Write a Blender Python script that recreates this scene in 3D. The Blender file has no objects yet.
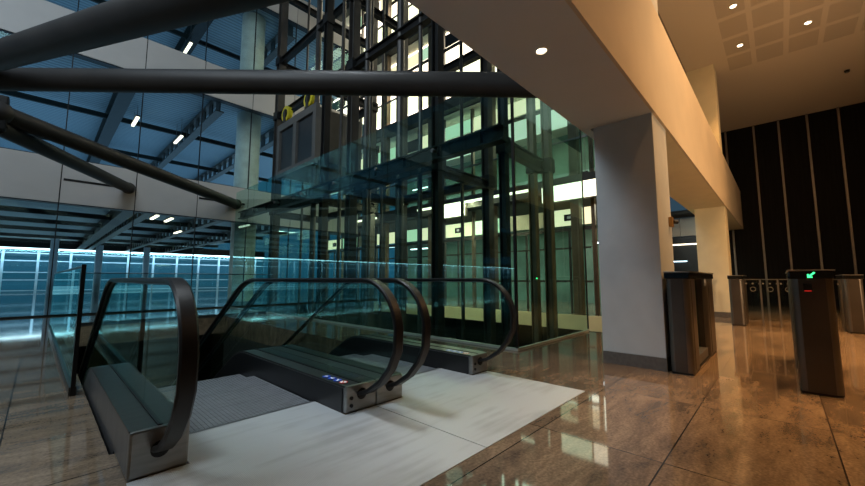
import bpy, bmesh, math, random
from math import radians as R, sin, cos, tan, atan, pi, sqrt
from mathutils import Vector, Matrix
random.seed(7)
S = bpy.context.scene
C = S.collection

# ------------------------------------------------------------------ camera
F_PX = 368.0
TILT = atan(36/F_PX)
YAW = R(46.7)            # the optical axis points 46.7 degrees to the right of +Y
cam_d = bpy.data.cameras.new('camera')
cam_d.sensor_fit = 'HORIZONTAL'; cam_d.sensor_width = 36.0
cam_d.lens = F_PX/865*36.0
cam_d.clip_start = 0.05; cam_d.clip_end = 300
cam = bpy.data.objects.new('camera', cam_d); C.objects.link(cam)
cam.location = (0, 0, 1.0)
cam.rotation_euler = (pi/2+TILT, 0, -YAW)
S.camera = cam

# ------------------------------------------------------------------ world, view
S.view_settings.view_transform = 'Standard'
S.view_settings.look = 'None'
S.view_settings.gamma = 1
S.view_settings.exposure = 0.0
S.view_settings.use_curve_mapping = False
S.cycles.max_bounces = 14
S.cycles.transparent_max_bounces = 40
S.cycles.glossy_bounces = 6
S.cycles.diffuse_bounces = 3
S.cycles.use_denoising = True
S.cycles.sample_clamp_indirect = 4.0
S.cycles.caustics_reflective = False
S.cycles.caustics_refractive = False
w = bpy.data.worlds.new('world'); S.world = w; w.use_nodes = True
bg = w.node_tree.nodes['Background']
bg.inputs[0].default_value = (0.035, 0.075, 0.11, 1); bg.inputs[1].default_value = 0.75

def lamp(name, kind, loc, power, color, rot=(0,0,0), size=None, size_y=None, spot=None, blend=0.5, radius=None):
    l = bpy.data.lights.new(name, kind); l.energy = power; l.color = color
    if kind == 'AREA':
        l.shape = 'RECTANGLE'; l.size = size; l.size_y = size_y or size
    if kind == 'SPOT':
        l.spot_size = R(spot); l.spot_blend = blend
    if radius is not None and kind != 'AREA': l.shadow_soft_size = radius
    o = bpy.data.objects.new(name, l); C.objects.link(o)
    o.location = loc; o.rotation_euler = rot
    return o
WARM = (1.0, 0.50, 0.18); COOL = (0.78, 0.90, 1.0); BLUE = (0.34, 0.63, 1.0)
# cool atrium lamp high above the landing, then added fill lamps
def aim(o, p):
    o.rotation_euler = (Vector(p)-o.location).to_track_quat('-Z', 'Y').to_euler(); return o
aim(lamp('atrium_light', 'SPOT', (1.0, 4.6, 9.5), 1350, (0.86, 0.94, 1.0), spot=42, blend=0.9, radius=0.7), (2.0, 2.0, 0))
aim(lamp('atrium_fill', 'AREA', (-4, 5, 10), 560, (0.74, 0.88, 1.0), size=5, size_y=8), (0, 12, 4))
aim(lamp('column_fill', 'AREA', (-4, 3.5, 6.5), 130, (0.88, 0.95, 1.0), size=2), (4.7, 1.3, 1.2))  # added lamp out of view, brightens the near column's left face
aim(lamp('slab_edge_fill', 'AREA', (10.05, 7.9, 3.74), 320, (1.0, 0.88, 0.55), size=.05, size_y=5.0), (10.2, 7.9, 0))  # added lamp that brightens the cream slab edge, set beside the linear light
aim(lamp('hall_wash', 'SPOT', (5.9, -4.6, 2.0), 950, (1.0, 0.66, 0.36), spot=110, blend=.8, radius=.12), (9.2, 1.0, 4.6))  # unseen spot added to brighten the fascia and hall ceiling
# added up-facing lamps for blue light on the decks behind the glass facade
lamp('deck_fill_lower', 'AREA', (0, 27, 0.5), 600, (0.45, 0.75, 1.0), rot=(pi, 0, 0), size=30, size_y=20)
lamp('deck_fill_middle', 'AREA', (0, 26, 4.7), 1150, BLUE, rot=(pi, 0, 0), size=30, size_y=20)
lamp('deck_fill_upper', 'AREA', (0, 24, 8.9), 700, BLUE, rot=(pi, 0, 0), size=30, size_y=16)
# warm fill of the entrance hall
lamp('hall_light', 'AREA', (8.0, -1.8, 6.7), 240, (1.0, 0.55, 0.24), size=9, size_y=3)
# office wing, one long ceiling lamp per storey
for k in range(4):
    lamp('wing_light', 'AREA', (12.6, 10.0, 4*k+3.2), (400, 650, 550, 650)[k], (1.0, 0.86, 0.62) if k > 1 else (0.95, 1.0, 0.78), size=3.0, size_y=14)

# ------------------------------------------------------------------ materials
MAT = {}
def mat(name, color, rough=0.5, metal=0.0, spec=0.5, emit=None, estr=0.0, noise=None):
    """noise = (scale, amount, (sx,sy,sz)) gives a gentle procedural variation of the base colour"""
    m = bpy.data.materials.new(name); m.use_nodes = True
    nt = m.node_tree; b = nt.nodes['Principled BSDF']
    b.inputs['Base Color'].default_value = (*color, 1)
    b.inputs['Roughness'].default_value = rough
    b.inputs['Metallic'].default_value = metal
    b.inputs['Specular IOR Level'].default_value = spec
    if emit:
        b.inputs['Emission Color'].default_value = (*emit, 1)
        b.inputs['Emission Strength'].default_value = estr
    sc, am, st = noise or (3.0, 0.12, (1, 1, 1))
    tc = nt.nodes.new('ShaderNodeTexCoord'); mp = nt.nodes.new('ShaderNodeMapping')
    mp.inputs['Scale'].default_value = st
    nz = nt.nodes.new('ShaderNodeTexNoise'); nz.inputs['Scale'].default_value = sc; nz.inputs['Detail'].default_value = 5
    rp = nt.nodes.new('ShaderNodeMapRange')
    rp.inputs['From Min'].default_value = 0.3; rp.inputs['From Max'].default_value = 0.7
    rp.inputs['To Min'].default_value = 1-am; rp.inputs['To Max'].default_value = 1+am
    mx = nt.nodes.new('ShaderNodeVectorMath'); mx.operation = 'SCALE'
    mx.inputs[0].default_value = color
    L = nt.links.new
    L(tc.outputs['Object'], mp.inputs[0]); L(mp.outputs[0], nz.inputs['Vector']); L(nz.outputs[0], rp.inputs[0])
    L(rp.outputs[0], mx.inputs['Scale']); L(mx.outputs[0], b.inputs['Base Color'])
    MAT[name] = m
    return m

def glass_mat(name, tint, ior=1.5, refl=1.0, rough=0.0):
    m = bpy.data.materials.new(name); m.use_nodes = True
    nt = m.node_tree; nt.nodes.clear()
    out = nt.nodes.new('ShaderNodeOutputMaterial'); mx = nt.nodes.new('ShaderNodeMixShader')
    tr = nt.nodes.new('ShaderNodeBsdfTransparent'); tr.inputs[0].default_value = (*tint, 1)
    gl = nt.nodes.new('ShaderNodeBsdfGlossy'); gl.inputs['Roughness'].default_value = rough
    gl.inputs['Color'].default_value = (refl*0.62, refl, refl*0.96, 1)
    fr = nt.nodes.new('ShaderNodeFresnel'); fr.inputs['IOR'].default_value = ior
    geo = nt.nodes.new('ShaderNodeNewGeometry')
    fl = nt.nodes.new('ShaderNodeMath'); fl.operation = 'MULTIPLY'
    inv = nt.nodes.new('ShaderNodeMath'); inv.operation = 'SUBTRACT'; inv.inputs[0].default_value = 1.0
    L = nt.links.new
    # only the front faces mirror; the back face would be total reflection in the Fresnel node
    L(geo.outputs['Backfacing'], inv.inputs[1]); L(fr.outputs[0], fl.inputs[0]); L(inv.outputs[0], fl.inputs[1])
    L(fl.outputs[0], mx.inputs[0]); L(tr.outputs[0], mx.inputs[1]); L(gl.outputs[0], mx.inputs[2]); L(mx.outputs[0], out.inputs[0])
    MAT[name] = m
    return m

def floor_material():
    m = bpy.data.materials.new('polished_granite'); m.use_nodes = True
    nt = m.node_tree; b = nt.nodes['Principled BSDF']; N = nt.nodes.new; L = nt.links.new
    tc = N('ShaderNodeTexCoord'); sp = N('ShaderNodeSeparateXYZ'); L(tc.outputs['Object'], sp.inputs[0])
    def grid(sock, off, pitch, width):
        a = N('ShaderNodeMath'); a.operation = 'ADD'; L(sock, a.inputs[0]); a.inputs[1].default_value = -off+200*pitch
        d = N('ShaderNodeMath'); d.operation = 'DIVIDE'; L(a.outputs[0], d.inputs[0]); d.inputs[1].default_value = pitch
        f = N('ShaderNodeMath'); f.operation = 'FRACT'; L(d.outputs[0], f.inputs[0])
        c = N('ShaderNodeMath'); c.operation = 'LESS_THAN'; L(f.outputs[0], c.inputs[0]); c.inputs[1].default_value = width/pitch
        fl = N('ShaderNodeMath'); fl.operation = 'FLOOR'; L(d.outputs[0], fl.inputs[0])
        return c, fl
    gx, ix = grid(sp.outputs[0], -0.10, 1.25, 0.008)
    gy, iy = grid(sp.outputs[1], 0.53, 0.71, 0.008)
    jt = N('ShaderNodeMath'); jt.operation = 'MAXIMUM'; L(gx.outputs[0], jt.inputs[0]); L(gy.outputs[0], jt.inputs[1])
    # per slab shift
    cb = N('ShaderNodeCombineXYZ'); L(ix.outputs[0], cb.inputs[0]); L(iy.outputs[0], cb.inputs[1])
    wn = N('ShaderNodeTexWhiteNoise'); wn.noise_dimensions = '2D'; L(cb.outputs[0], wn.inputs[0])
    off = N('ShaderNodeVectorMath'); off.operation = 'ADD'; L(tc.outputs['Object'], off.inputs[0])
    sc = N('ShaderNodeVectorMath'); sc.operation = 'SCALE'; sc.inputs['Scale'].default_value = 4; L(wn.outputs['Color'], sc.inputs[0]); L(sc.outputs[0], off.inputs[1])
    mp = N('ShaderNodeMapping'); mp.inputs['Scale'].default_value = (0.8, 2.6, 1); mp.inputs['Rotation'].default_value = (0, 0, R(18)); L(off.outputs[0], mp.inputs[0])
    nz = N('ShaderNodeTexNoise'); nz.inputs['Scale'].default_value = 2.4; nz.inputs['Detail'].default_value = 9; nz.inputs['Roughness'].default_value = 0.72; nz.inputs['Distortion'].default_value = 0.3
    L(mp.outputs[0], nz.inputs['Vector'])
    cr = N('ShaderNodeValToRGB'); L(nz.outputs[0], cr.inputs[0])
    e = cr.color_ramp.elements
    e[0].position = 0.27; e[0].color = (0.05, 0.042, 0.036, 1)
    e[1].position = 0.68; e[1].color = (0.28, 0.205, 0.135, 1)
    q = e.new(0.47); q.color = (0.165, 0.121, 0.082, 1)
    nf = N('ShaderNodeTexNoise'); nf.inputs['Scale'].default_value = 60; nf.inputs['Detail'].default_value = 2
    L(tc.outputs['Object'], nf.inputs['Vector'])
    r2 = N('ShaderNodeMapRange'); r2.inputs['From Min'].default_value = 0.3; r2.inputs['From Max'].default_value = 0.7; r2.inputs['To Min'].default_value = 0.75; r2.inputs['To Max'].default_value = 1.2
    L(nf.outputs[0], r2.inputs[0])
    r3 = N('ShaderNodeMath'); r3.operation = 'MULTIPLY_ADD'; L(wn.outputs['Value'], r3.inputs[0]); r3.inputs[1].default_value = 0.3; r3.inputs[2].default_value = 0.85
    m1 = N('ShaderNodeMath'); m1.operation = 'MULTIPLY'; L(r2.outputs[0], m1.inputs[0]); L(r3.outputs[0], m1.inputs[1])
    vm = N('ShaderNodeVectorMath'); vm.operation = 'SCALE'; L(cr.outputs[0], vm.inputs[0]); L(m1.outputs[0], vm.inputs['Scale'])
    mix = N('ShaderNodeMix'); mix.data_type = 'RGBA'; L(jt.outputs[0], mix.inputs[0]); L(vm.outputs[0], mix.inputs[6]); mix.inputs[7].default_value = (0.02, 0.017, 0.014, 1)
    L(mix.outputs[2], b.inputs['Base Color'])
    rr = N('ShaderNodeMapRange'); L(nz.outputs[0], rr.inputs[0]); rr.inputs['To Min'].default_value = 0.03; rr.inputs['To Max'].default_value = 0.07
    L(rr.outputs[0], b.inputs['Roughness'])
    b.inputs['Specular IOR Level'].default_value = 0.6
    MAT['floor'] = m
floor_material()

def plate_material():
    m = bpy.data.materials.new('ribbed_aluminium'); m.use_nodes = True
    nt = m.node_tree; b = nt.nodes['Principled BSDF']; N = nt.nodes.new; L = nt.links.new
    tc = N('ShaderNodeTexCoord'); mp = N('ShaderNodeMapping'); mp.inputs['Scale'].default_value = (1.0, 9, 1); L(tc.outputs['Object'], mp.inputs[0])
    nz = N('ShaderNodeTexNoise'); nz.inputs['Scale'].default_value = 1.3; nz.inputs['Detail'].default_value = 6; L(mp.outputs[0], nz.inputs['Vector'])
    n2 = N('ShaderNodeTexNoise'); n2.inputs['Scale'].default_value = 1.7; n2.inputs['Detail'].default_value = 5; L(tc.outputs['Object'], n2.inputs['Vector'])
    a = N('ShaderNodeMath'); a.operation = 'ADD'; L(nz.outputs[0], a.inputs[0]); L(n2.outputs[0], a.inputs[1])
    cr = N('ShaderNodeValToRGB'); L(a.outputs[0], cr.inputs[0])
    e = cr.color_ramp.elements
    e[0].position = 0.7; e[0].color = (0.37, 0.385, 0.395, 1)
    e[1].position = 1.0; e[1].color = (0.49, 0.515, 0.53, 1)
    L(cr.outputs[0], b.inputs['Base Color'])
    wv = N('ShaderNodeTexWave'); wv.bands_direction = 'X'; wv.inputs['Scale'].default_value = 40; L(tc.outputs['Object'], wv.inputs['Vector'])
    bp = N('ShaderNodeBump'); bp.inputs['Strength'].default_value = 0.25; bp.inputs['Distance'].default_value = 0.004; L(wv.outputs[0], bp.inputs['Height']); L(bp.outputs[0], b.inputs['Normal'])
    b.inputs['Roughness'].default_value = 0.5; b.inputs['Metallic'].default_value = 0.25
    MAT['plate'] = m
plate_material()

def acoustic_material():
    """hall ceiling: plain plaster with a field of perforated panels split by plain strips"""
    m = bpy.data.materials.new('acoustic_ceiling'); m.use_nodes = True
    nt = m.node_tree; b = nt.nodes['Principled BSDF']; N = nt.nodes.new; L = nt.links.new
    tc = N('ShaderNodeTexCoord'); sp = N('ShaderNodeSeparateXYZ'); L(tc.outputs['Object'], sp.inputs[0])
    def band(sock, off, pitch, lo):
        a = N('ShaderNodeMath'); a.operation = 'ADD'; L(sock, a.inputs[0]); a.inputs[1].default_value = -off+100*pitch
        d = N('ShaderNodeMath'); d.operation = 'DIVIDE'; L(a.outputs[0], d.inputs[0]); d.inputs[1].default_value = pitch
        f = N('ShaderNodeMath'); f.operation = 'FRACT'; L(d.outputs[0], f.inputs[0])
        c = N('ShaderNodeMath'); c.operation = 'GREATER_THAN'; L(f.outputs[0], c.inputs[0]); c.inputs[1].default_value = lo
        return c
    def cmp(sock, op, v):
        c = N('ShaderNodeMath'); c.operation = op; L(sock, c.inputs[0]); c.inputs[1].default_value = v; return c
    def mul(p, q):
        c = N('ShaderNodeMath'); c.operation = 'MULTIPLY'; L(p.outputs[0], c.inputs[0]); L(q.outputs[0], c.inputs[1]); return c
    k = mul(mul(band(sp.outputs[0], 0.7, 0.95, 0.16), band(sp.outputs[1], 0.08, 0.62, 0.16)), mul(cmp(sp.outputs[0], 'LESS_THAN', 13.2), cmp(sp.outputs[1], 'LESS_THAN', 0.66)))
    vo = N('ShaderNodeTexVoronoi'); vo.inputs['Scale'].default_value = 70; vo.inputs['Randomness'].default_value = 0; L(tc.outputs['Object'], vo.inputs['Vector'])
    hole = cmp(vo.outputs['Distance'], 'LESS_THAN', 0.32)
    mk = mul(k, hole)
    mix = N('ShaderNodeMix'); mix.data_type = 'RGBA'; L(mk.outputs[0], mix.inputs[0])
    mix.inputs[6].default_value = (0.60, 0.55, 0.47, 1); mix.inputs[7].default_value = (0.20, 0.17, 0.13, 1)
    L(mix.outputs[2], b.inputs['Base Color']); b.inputs['Roughness'].default_value = 0.8
    MAT['ceiling'] = m
acoustic_material()

def deck_material():
    """profiled steel roof deck, ribs running along X"""
    m = bpy.data.materials.new('profiled_steel_deck'); m.use_nodes = True
    nt = m.node_tree; b = nt.nodes['Principled BSDF']; N = nt.nodes.new; L = nt.links.new
    tc = N('ShaderNodeTexCoord')
    wv = N('ShaderNodeTexWave'); wv.bands_direction = 'Y'; wv.inputs['Scale'].default_value = 1.5; L(tc.outputs['Object'], wv.inputs['Vector'])
    nz = N('ShaderNodeTexNoise'); nz.inputs['Scale'].default_value = 0.5; L(tc.outputs['Object'], nz.inputs['Vector'])
    cr = N('ShaderNodeValToRGB'); L(wv.outputs[0], cr.inputs[0])
    e = cr.color_ramp.elements
    e[0].position = 0.2; e[0].color = (0.17, 0.23, 0.27, 1); e[1].position = 0.5; e[1].color = (0.27, 0.36, 0.41, 1)
    L(cr.outputs[0], b.inputs['Base Color'])
    bp = N('ShaderNodeBump'); bp.inputs['Strength'].default_value = 0.6; bp.inputs['Distance'].default_value = 0.05; L(wv.outputs[0], bp.inputs['Height']); L(bp.outputs[0], b.inputs['Normal'])
    b.inputs['Roughness'].default_value = 0.45
    MAT['deck'] = m
deck_material()

mat('cream', (0.58, 0.50, 0.38), 0.6, noise=(2, 0.04, (1, 1, 1)))
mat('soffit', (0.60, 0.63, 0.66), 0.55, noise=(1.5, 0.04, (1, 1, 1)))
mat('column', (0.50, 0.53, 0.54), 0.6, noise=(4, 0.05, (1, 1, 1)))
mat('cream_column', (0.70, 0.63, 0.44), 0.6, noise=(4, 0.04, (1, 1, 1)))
mat('skirting', (0.12, 0.11, 0.10), 0.3, noise=(25, 0.2, (1, 1, 1)))
mat('dark_wall', (0.006, 0.0055, 0.0055), 0.7, spec=0.1, noise=(3, 0.4, (6, 6, 0.2)))
mat('strip', (0.20, 0.18, 0.16), 0.45, metal=0.3)
mat('steel', (0.26, 0.26, 0.25), 0.30, metal=0.85, noise=(6, 0.15, (1, 1, 6)))
mat('steel_side', (0.20, 0.20, 0.205), 0.35, metal=0.7, noise=(4, 0.15, (1, 5, 1)))
mat('deck_metal', (0.07, 0.073, 0.07), 0.3, metal=0.7, noise=(5, 0.15, (1, 3, 1)))
mat('skirt_black', (0.006, 0.006, 0.007), 0.35)
mat('rubber', (0.009, 0.0085, 0.0085), 0.38, spec=0.3)
mat('step', (0.19, 0.20, 0.215), 0.5, metal=0.3, noise=(8, 0.2, (1, 6, 1)))
mat('step_yellow', (0.45, 0.33, 0.05), 0.5)
mat('black_steel', (0.014, 0.014, 0.014), 0.45, spec=0.25, noise=(3, 0.3, (1, 1, 1)))
mat('grey_steel', (0.055, 0.05, 0.045), 0.42, metal=0.3, noise=(3, 0.25, (1, 1, 1)))
mat('bronze_steel', (0.16, 0.12, 0.08), 0.4, metal=0.4, noise=(3, 0.2, (1, 1, 1)))
mat('tube', (0.028, 0.026, 0.025), 0.5, spec=0.3, noise=(2, 0.2, (1, 1, 1)))
mat('panel_white', (0.52, 0.50, 0.48), 0.45, noise=(2, 0.03, (1, 1, 1)))
mat('pale_column', (0.72, 0.78, 0.74), 0.5)
mat('cream_edge', (0.88, 0.78, 0.48), 0.5, noise=(2, 0.08, (1, 1, 1)))
mat('cream_panel', (0.78, 0.72, 0.50), 0.5)
mat('green_panel', (0.45, 0.66, 0.45), 0.5)
mat('slab', (0.05, 0.048, 0.045), 0.6)
mat('office_ceiling', (0.75, 0.72, 0.64), 0.6)
mat('office_wall', (0.09, 0.18, 0.155), 0.6, noise=(1, 0.3, (1, 1, 1)))
mat('dark_panel', (0.02, 0.023, 0.028), 0.35)
mat('yellow', (0.75, 0.62, 0.03), 0.4)
mat('pit', (0.035, 0.033, 0.03), 0.7)
mat('pit_floor', (0.05, 0.047, 0.04), 0.6)
mat('steel_turnstile', (0.17, 0.155, 0.14), 0.42, metal=0.8)
mat('turnstile_body', (0.085, 0.072, 0.062), 0.3, metal=0.5, noise=(3, 0.15, (1, 1, 1)))
mat('black_gloss', (0.006, 0.006, 0.006), 0.12)
mat('sign_blue', (0.03, 0.08, 0.50), 0.3)
mat('sign_white', (0.8, 0.8, 0.8), 0.4)
mat('sign_red', (0.55, 0.03, 0.03), 0.3)
mat('pale_metal', (0.42, 0.44, 0.40), 0.4)
mat('etched', (0.20, 0.19, 0.17), 0.5)
mat('brass', (0.45, 0.26, 0.10), 0.35, metal=0.6)
mat('green_led', (0.02, 0.3, 0.08), 0.4, emit=(0.05, 1.0, 0.25), estr=2.5)
mat('red_led', (0.3, 0.01, 0.01), 0.4, emit=(1.0, 0.03, 0.02), estr=0.35)
mat('bulb', (1, 0.9, 0.75), 0.4, emit=(1.0, 0.80, 0.52), estr=14)
mat('lift_grey', (0.12, 0.115, 0.105), 0.45)
mat('tube_light', (1, 1, 1), 0.4, emit=(0.75, 0.92, 1.0), estr=4.0)
mat('warm_tube', (1, 1, 1), 0.4, emit=(1.0, 0.88, 0.66), estr=3.0)
mat('cyan_strip', (0.8, 0.95, 1), 0.4, emit=(0.62, 0.86, 1.0), estr=5.0)
mat('backlit_cream', (0.8, 0.75, 0.5), 0.4, emit=(1.0, 0.92, 0.58), estr=1.0)
mat('backlit_green', (0.6, 0.8, 0.6), 0.4, emit=(0.60, 0.95, 0.62), estr=0.7)
mat('lit_window', (0.7, 0.8, 0.7), 0.3, emit=(0.80, 1.0, 0.74), estr=0.7)
mat('lit_ceiling', (1, 0.95, 0.85), 0.5, emit=(1.0, 0.86, 0.66), estr=3.4)
mat('lit_panel', (1, 0.97, 0.85), 0.5, emit=(1.0, 0.93, 0.66), estr=2.4)
mat('lit_mullion', (0.42, 0.52, 0.62), 0.5)
mat('far_blue_glow', (0.012, 0.03, 0.055), 0.4, emit=(0.03, 0.20, 0.36), estr=0.40)  # wall itself glows blue, standing in for a lit interior behind the glazing
mat('blue_floor', (0.05, 0.09, 0.12), 0.15)
glass_mat('glass_clear', (0.90, 0.95, 0.935))
glass_mat('glass_green', (0.80, 0.93, 0.89), ior=1.70)
glass_mat('glass_wing', (0.80, 0.86, 0.80), ior=1.45)
glass_mat('glass_gate', (0.86, 0.87, 0.85), ior=1.4)

# ------------------------------------------------------------------ mesh helpers
def smooth_by_angle(me, ang=35):
    for p in me.polygons: p.use_smooth = True
    try: me.set_sharp_from_angle(angle=R(ang))
    except Exception: pass

class MB:
    def __init__(s): s.bm = bmesh.new()
    def box(s, x0, x1, y0, y1, z0, z1, bevel=0.0):
        bm = s.bm if not bevel else bmesh.new()
        v = [bm.verts.new((x, y, z)) for x in (x0, x1) for y in (y0, y1) for z in (z0, z1)]
        for f in ((0,1,3,2),(4,6,7,5),(0,4,5,1),(2,3,7,6),(0,2,6,4),(1,5,7,3)): bm.faces.new([v[i] for i in f])
        if bevel:
            bmesh.ops.bevel(bm, geom=bm.edges[:], offset=bevel, segments=2, affect='EDGES', profile=0.6)
            s.join(bm)
        return s
    def join(s, other):
        me = bpy.data.meshes.new('t'); other.to_mesh(me); other.free(); s.bm.from_mesh(me); bpy.data.meshes.remove(me)
    def prism(s, pts, axis, a0, a1):
        """pts: closed 2-D outline in the two remaining axes (in x,y,z order)"""
        def P(p, a):
            q = list(p); q.insert(axis, a); return q
        A = [s.bm.verts.new(P(p, a0)) for p in pts]; B = [s.bm.verts.new(P(p, a1)) for p in pts]
        fs = [s.bm.faces.new(A), s.bm.faces.new(B[::-1])]
        n = len(pts)
        for i in range(n): fs.append(s.bm.faces.new((A[i], B[i], B[(i+1) % n], A[(i+1) % n])))
        return s
    def cyl(s, p0, p1, r, seg=20, r1=None, cap=True):
        p0, p1 = Vector(p0), Vector(p1); d = (p1-p0)
        z = d.normalized(); x = z.orthogonal().normalized(); y = z.cross(x)
        rr = (r, r if r1 is None else r1)
        rings = [[s.bm.verts.new(p+(x*cos(2*pi*i/seg)+y*sin(2*pi*i/seg))*q) for i in range(seg)] for p, q in zip((p0, p1), rr)]
        for i in range(seg): s.bm.faces.new((rings[0][i], rings[0][(i+1) % seg], rings[1][(i+1) % seg], rings[1][i]))
        if cap: s.bm.faces.new(rings[0][::-1]); s.bm.faces.new(rings[1])
        return s
    def ring(s, c, n, r, t, seg=24):
        """flat ring tube of radius r and section t about c, axis n"""
        c, n = Vector(c), Vector(n).normalized(); x = n.orthogonal().normalized(); y = n.cross(x)
        R_ = []
        for i in range(seg):
            a = 2*pi*i/seg; d = x*cos(a)+y*sin(a)
            R_.append([s.bm.verts.new(c+d*(r+t*cos(b))+n*t*sin(b)) for b in (0, pi/2, pi, 3*pi/2)])
        for i in range(seg):
            for j in range(4): s.bm.faces.new((R_[i][j], R_[(i+1) % seg][j], R_[(i+1) % seg][(j+1) % 4], R_[i][(j+1) % 4]))
        return s
    def beam(s, p0, p1, wx, wz):
        """rectangular bar between two points, wx wide sideways and wz deep"""
        p0, p1 = Vector(p0), Vector(p1); d = (p1-p0).normalized()
        side = d.cross(Vector((0, 0, 1)));
        side = Vector((1, 0, 0)) if side.length < 1e-4 else side.normalized()
        u = side.cross(d).normalized()
        q = [[s.bm.verts.new(p+side*a*wx/2+u*b*wz/2) for a, b in ((-1,-1),(1,-1),(1,1),(-1,1))] for p in (p0, p1)]
        for i in range(4): s.bm.faces.new((q[0][i], q[0][(i+1) % 4], q[1][(i+1) % 4], q[1][i]))
        s.bm.faces.new(q[0][::-1]); s.bm.faces.new(q[1])
        return s
    def sweep(s, path, prof, x0):
        """sweep a profile (across X, along the path normal) along a path in the YZ plane"""
        n = len(path); rings = []
        for i, (y, z) in enumerate(path):
            a = path[max(i-1, 0)]; b = path[min(i+1, n-1)]
            t = Vector((0, b[0]-a[0], b[1]-a[1])).normalized(); nn = Vector((0, -t.z, t.y))
            rings.append([s.bm.verts.new(Vector((x0+px, y, z))+nn*pn) for px, pn in prof])
        m = len(prof)
        for i in range(n-1):
            for j in range(m): s.bm.faces.new((rings[i][j], rings[i][(j+1) % m], rings[i+1][(j+1) % m], rings[i+1][j]))
        s.bm.faces.new(rings[0][::-1]); s.bm.faces.new(rings[-1])
        return s
    def build(s, name, m, parent=None, smooth=False, loc=None):
        bmesh.ops.recalc_face_normals(s.bm, faces=s.bm.faces[:])
        me = bpy.data.meshes.new(name); s.bm.to_mesh(me); s.bm.free()
        me.materials.append(MAT[m])
        if smooth: smooth_by_angle(me)
        o = bpy.data.objects.new(name, me); C.objects.link(o)
        if parent: o.parent = parent
        if loc: o.location = loc
        return o

def tag(o, label, cat, group=None):
    o['label'] = label; o['category'] = cat
    if group: o['group'] = group
    return o
def struct(o, label=None):
    o['kind'] = 'structure'
    if label: o['label'] = label
    return o
def thing(name, label, cat, loc=(0, 0, 0), rz=0, group=None):
    o = bpy.data.objects.new(name, None); C.objects.link(o); o.empty_display_size = 0.1
    o.location = loc; o.rotation_euler = (0, 0, rz)
    return tag(o, label, cat, group)
def clone(root, loc=None, label=None, parent=None):
    c = root.copy(); C.objects.link(c)
    if parent: c.parent = parent
    if loc: c.location = loc
    if label: c['label'] = label
    for ch in list(root.children): clone(ch, parent=c)
    return c

def slab(xs, ys, solid, z0, z1):
    """floor slab on a grid of cells with openings, closed round its edges"""
    b = MB(); bm = b.bm; V = {}
    def v(i, j, z):
        if (i, j, z) not in V: V[(i, j, z)] = bm.verts.new((xs[i], ys[j], z))
        return V[(i, j, z)]
    def sol(i, j):
        return 0 <= i < len(xs)-1 and 0 <= j < len(ys)-1 and solid((xs[i]+xs[i+1])/2, (ys[j]+ys[j+1])/2)
    for i in range(len(xs)-1):
        for j in range(len(ys)-1):
            if not sol(i, j): continue
            bm.faces.new((v(i,j,z1), v(i+1,j,z1), v(i+1,j+1,z1), v(i,j+1,z1)))
            bm.faces.new((v(i,j,z0), v(i,j+1,z0), v(i+1,j+1,z0), v(i+1,j,z0)))
            for (di, dj, a, c) in ((-1,0,(0,0),(0,1)),(1,0,(1,0),(1,1)),(0,-1,(0,0),(1,0)),(0,1,(0,1),(1,1))):
                if not sol(i+di, j+dj):
                    p, q = (i+a[0], j+a[1]), (i+c[0], j+c[1])
                    bm.faces.new((v(*p,z0), v(*q,z0), v(*q,z1), v(*p,z1)))
    return b

# ================================================================== SETTING
EX0, EX1 = 0.34, 3.44           # escalator opening
EY0, EY1 = 2.86, 10.8
PX0, PX1 = 0.36, 3.41           # landing plates
def solid(x, y):
    if EX0 < x < EX1 and EY0 < y < EY1: return False
    if 4.72 < x < 7.2 and 2.82 < y < 14.1: return False
    if 7.2 < x < 10.4 and 1.9 < y < 14.1: return False
    return True
xs = [-80, -5, EX0, EX1, 4.72, 7.2, 10.4, 18.5, 24]; ys = [-6, 1.9, 2.82, EY0, EY1, 14.1, 42]
struct(slab(xs, ys, solid, -0.41, 0).build('floor', 'floor'))
struct(MB().box(-10, 24, -2, 20, -4.7, -4.5).build('floor_lower', 'pit_floor'))
# faces of the opening below the slab
struct(MB().box(EX0-0.2, EX0, EY0, EY1, -4.5, -0.41).box(EX1, EX1+0.2, EY0, EY1, -4.5, -0.41).build('wall_pit', 'pit'))
struct(MB().box(-10, 24, 19.8, 20, -4.5, -.41).box(-10, 24, -2, -1.8, -4.5, -.41).box(23.8, 24, -2, 20, -4.5, -.41).box(-10, -9.8, -2, 20, -4.5, -.41).build('wall_lower', 'pit'))
# cream slab edge of the wing across the void
struct(MB().box(10.36, 10.40, 1.9, 14.1, -0.41, 0.0).build('trim_1', 'cream_edge'), 'cream slab edge across the void')
struct(MB().box(4.66, 10.4, 14.1, 14.14, -0.41, 0.0).build('trim_2', 'slab'))

# beam with fascia between the hall and the atrium
def wall_beam():
    b = MB()
    b.box(-6, 5.42, 1.66, 1.76, 2.92, 4.4)         # atrium side
    b.box(-6, 4.72, 0.96, 1.66, 2.92, 4.4)
    return b
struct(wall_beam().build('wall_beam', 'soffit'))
struct(MB().box(5.42, 18.5, 1.66, 1.76, 2.92, 4.4).box(5.42, 12.3, 0.96, 1.66, 2.92, 4.4).box(12.9, 18.5, 0.96, 1.66, 2.92, 4.4).build('wall_beam_far', 'cream_column'))  # same beam, coloured cream here to paint in warm bounce from the floor
struct(MB().box(-6, 18.5, 0.93, 0.96, 2.92, 4.4).build('wall_fascia', 'cream'), 'warm lit fascia of the long beam')
struct(MB().box(-6, 4.72, 0.95, 1.66, 4.4, 6.9).build('wall_upper', 'cream'))
struct(MB().box(-6, 18.7, -6, 1.6, 6.9, 7.1).build('ceiling', 'ceiling'))
struct(MB().box(5.42, 18.5, 1.58, 1.60, 4.4, 6.9).build('window_1', 'black_gloss'), 'dark glazing above the beam')
struct(MB().box(-6, -5.8, -6, 1.6, 0, 6.9).build('wall_back', 'cream'))
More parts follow.
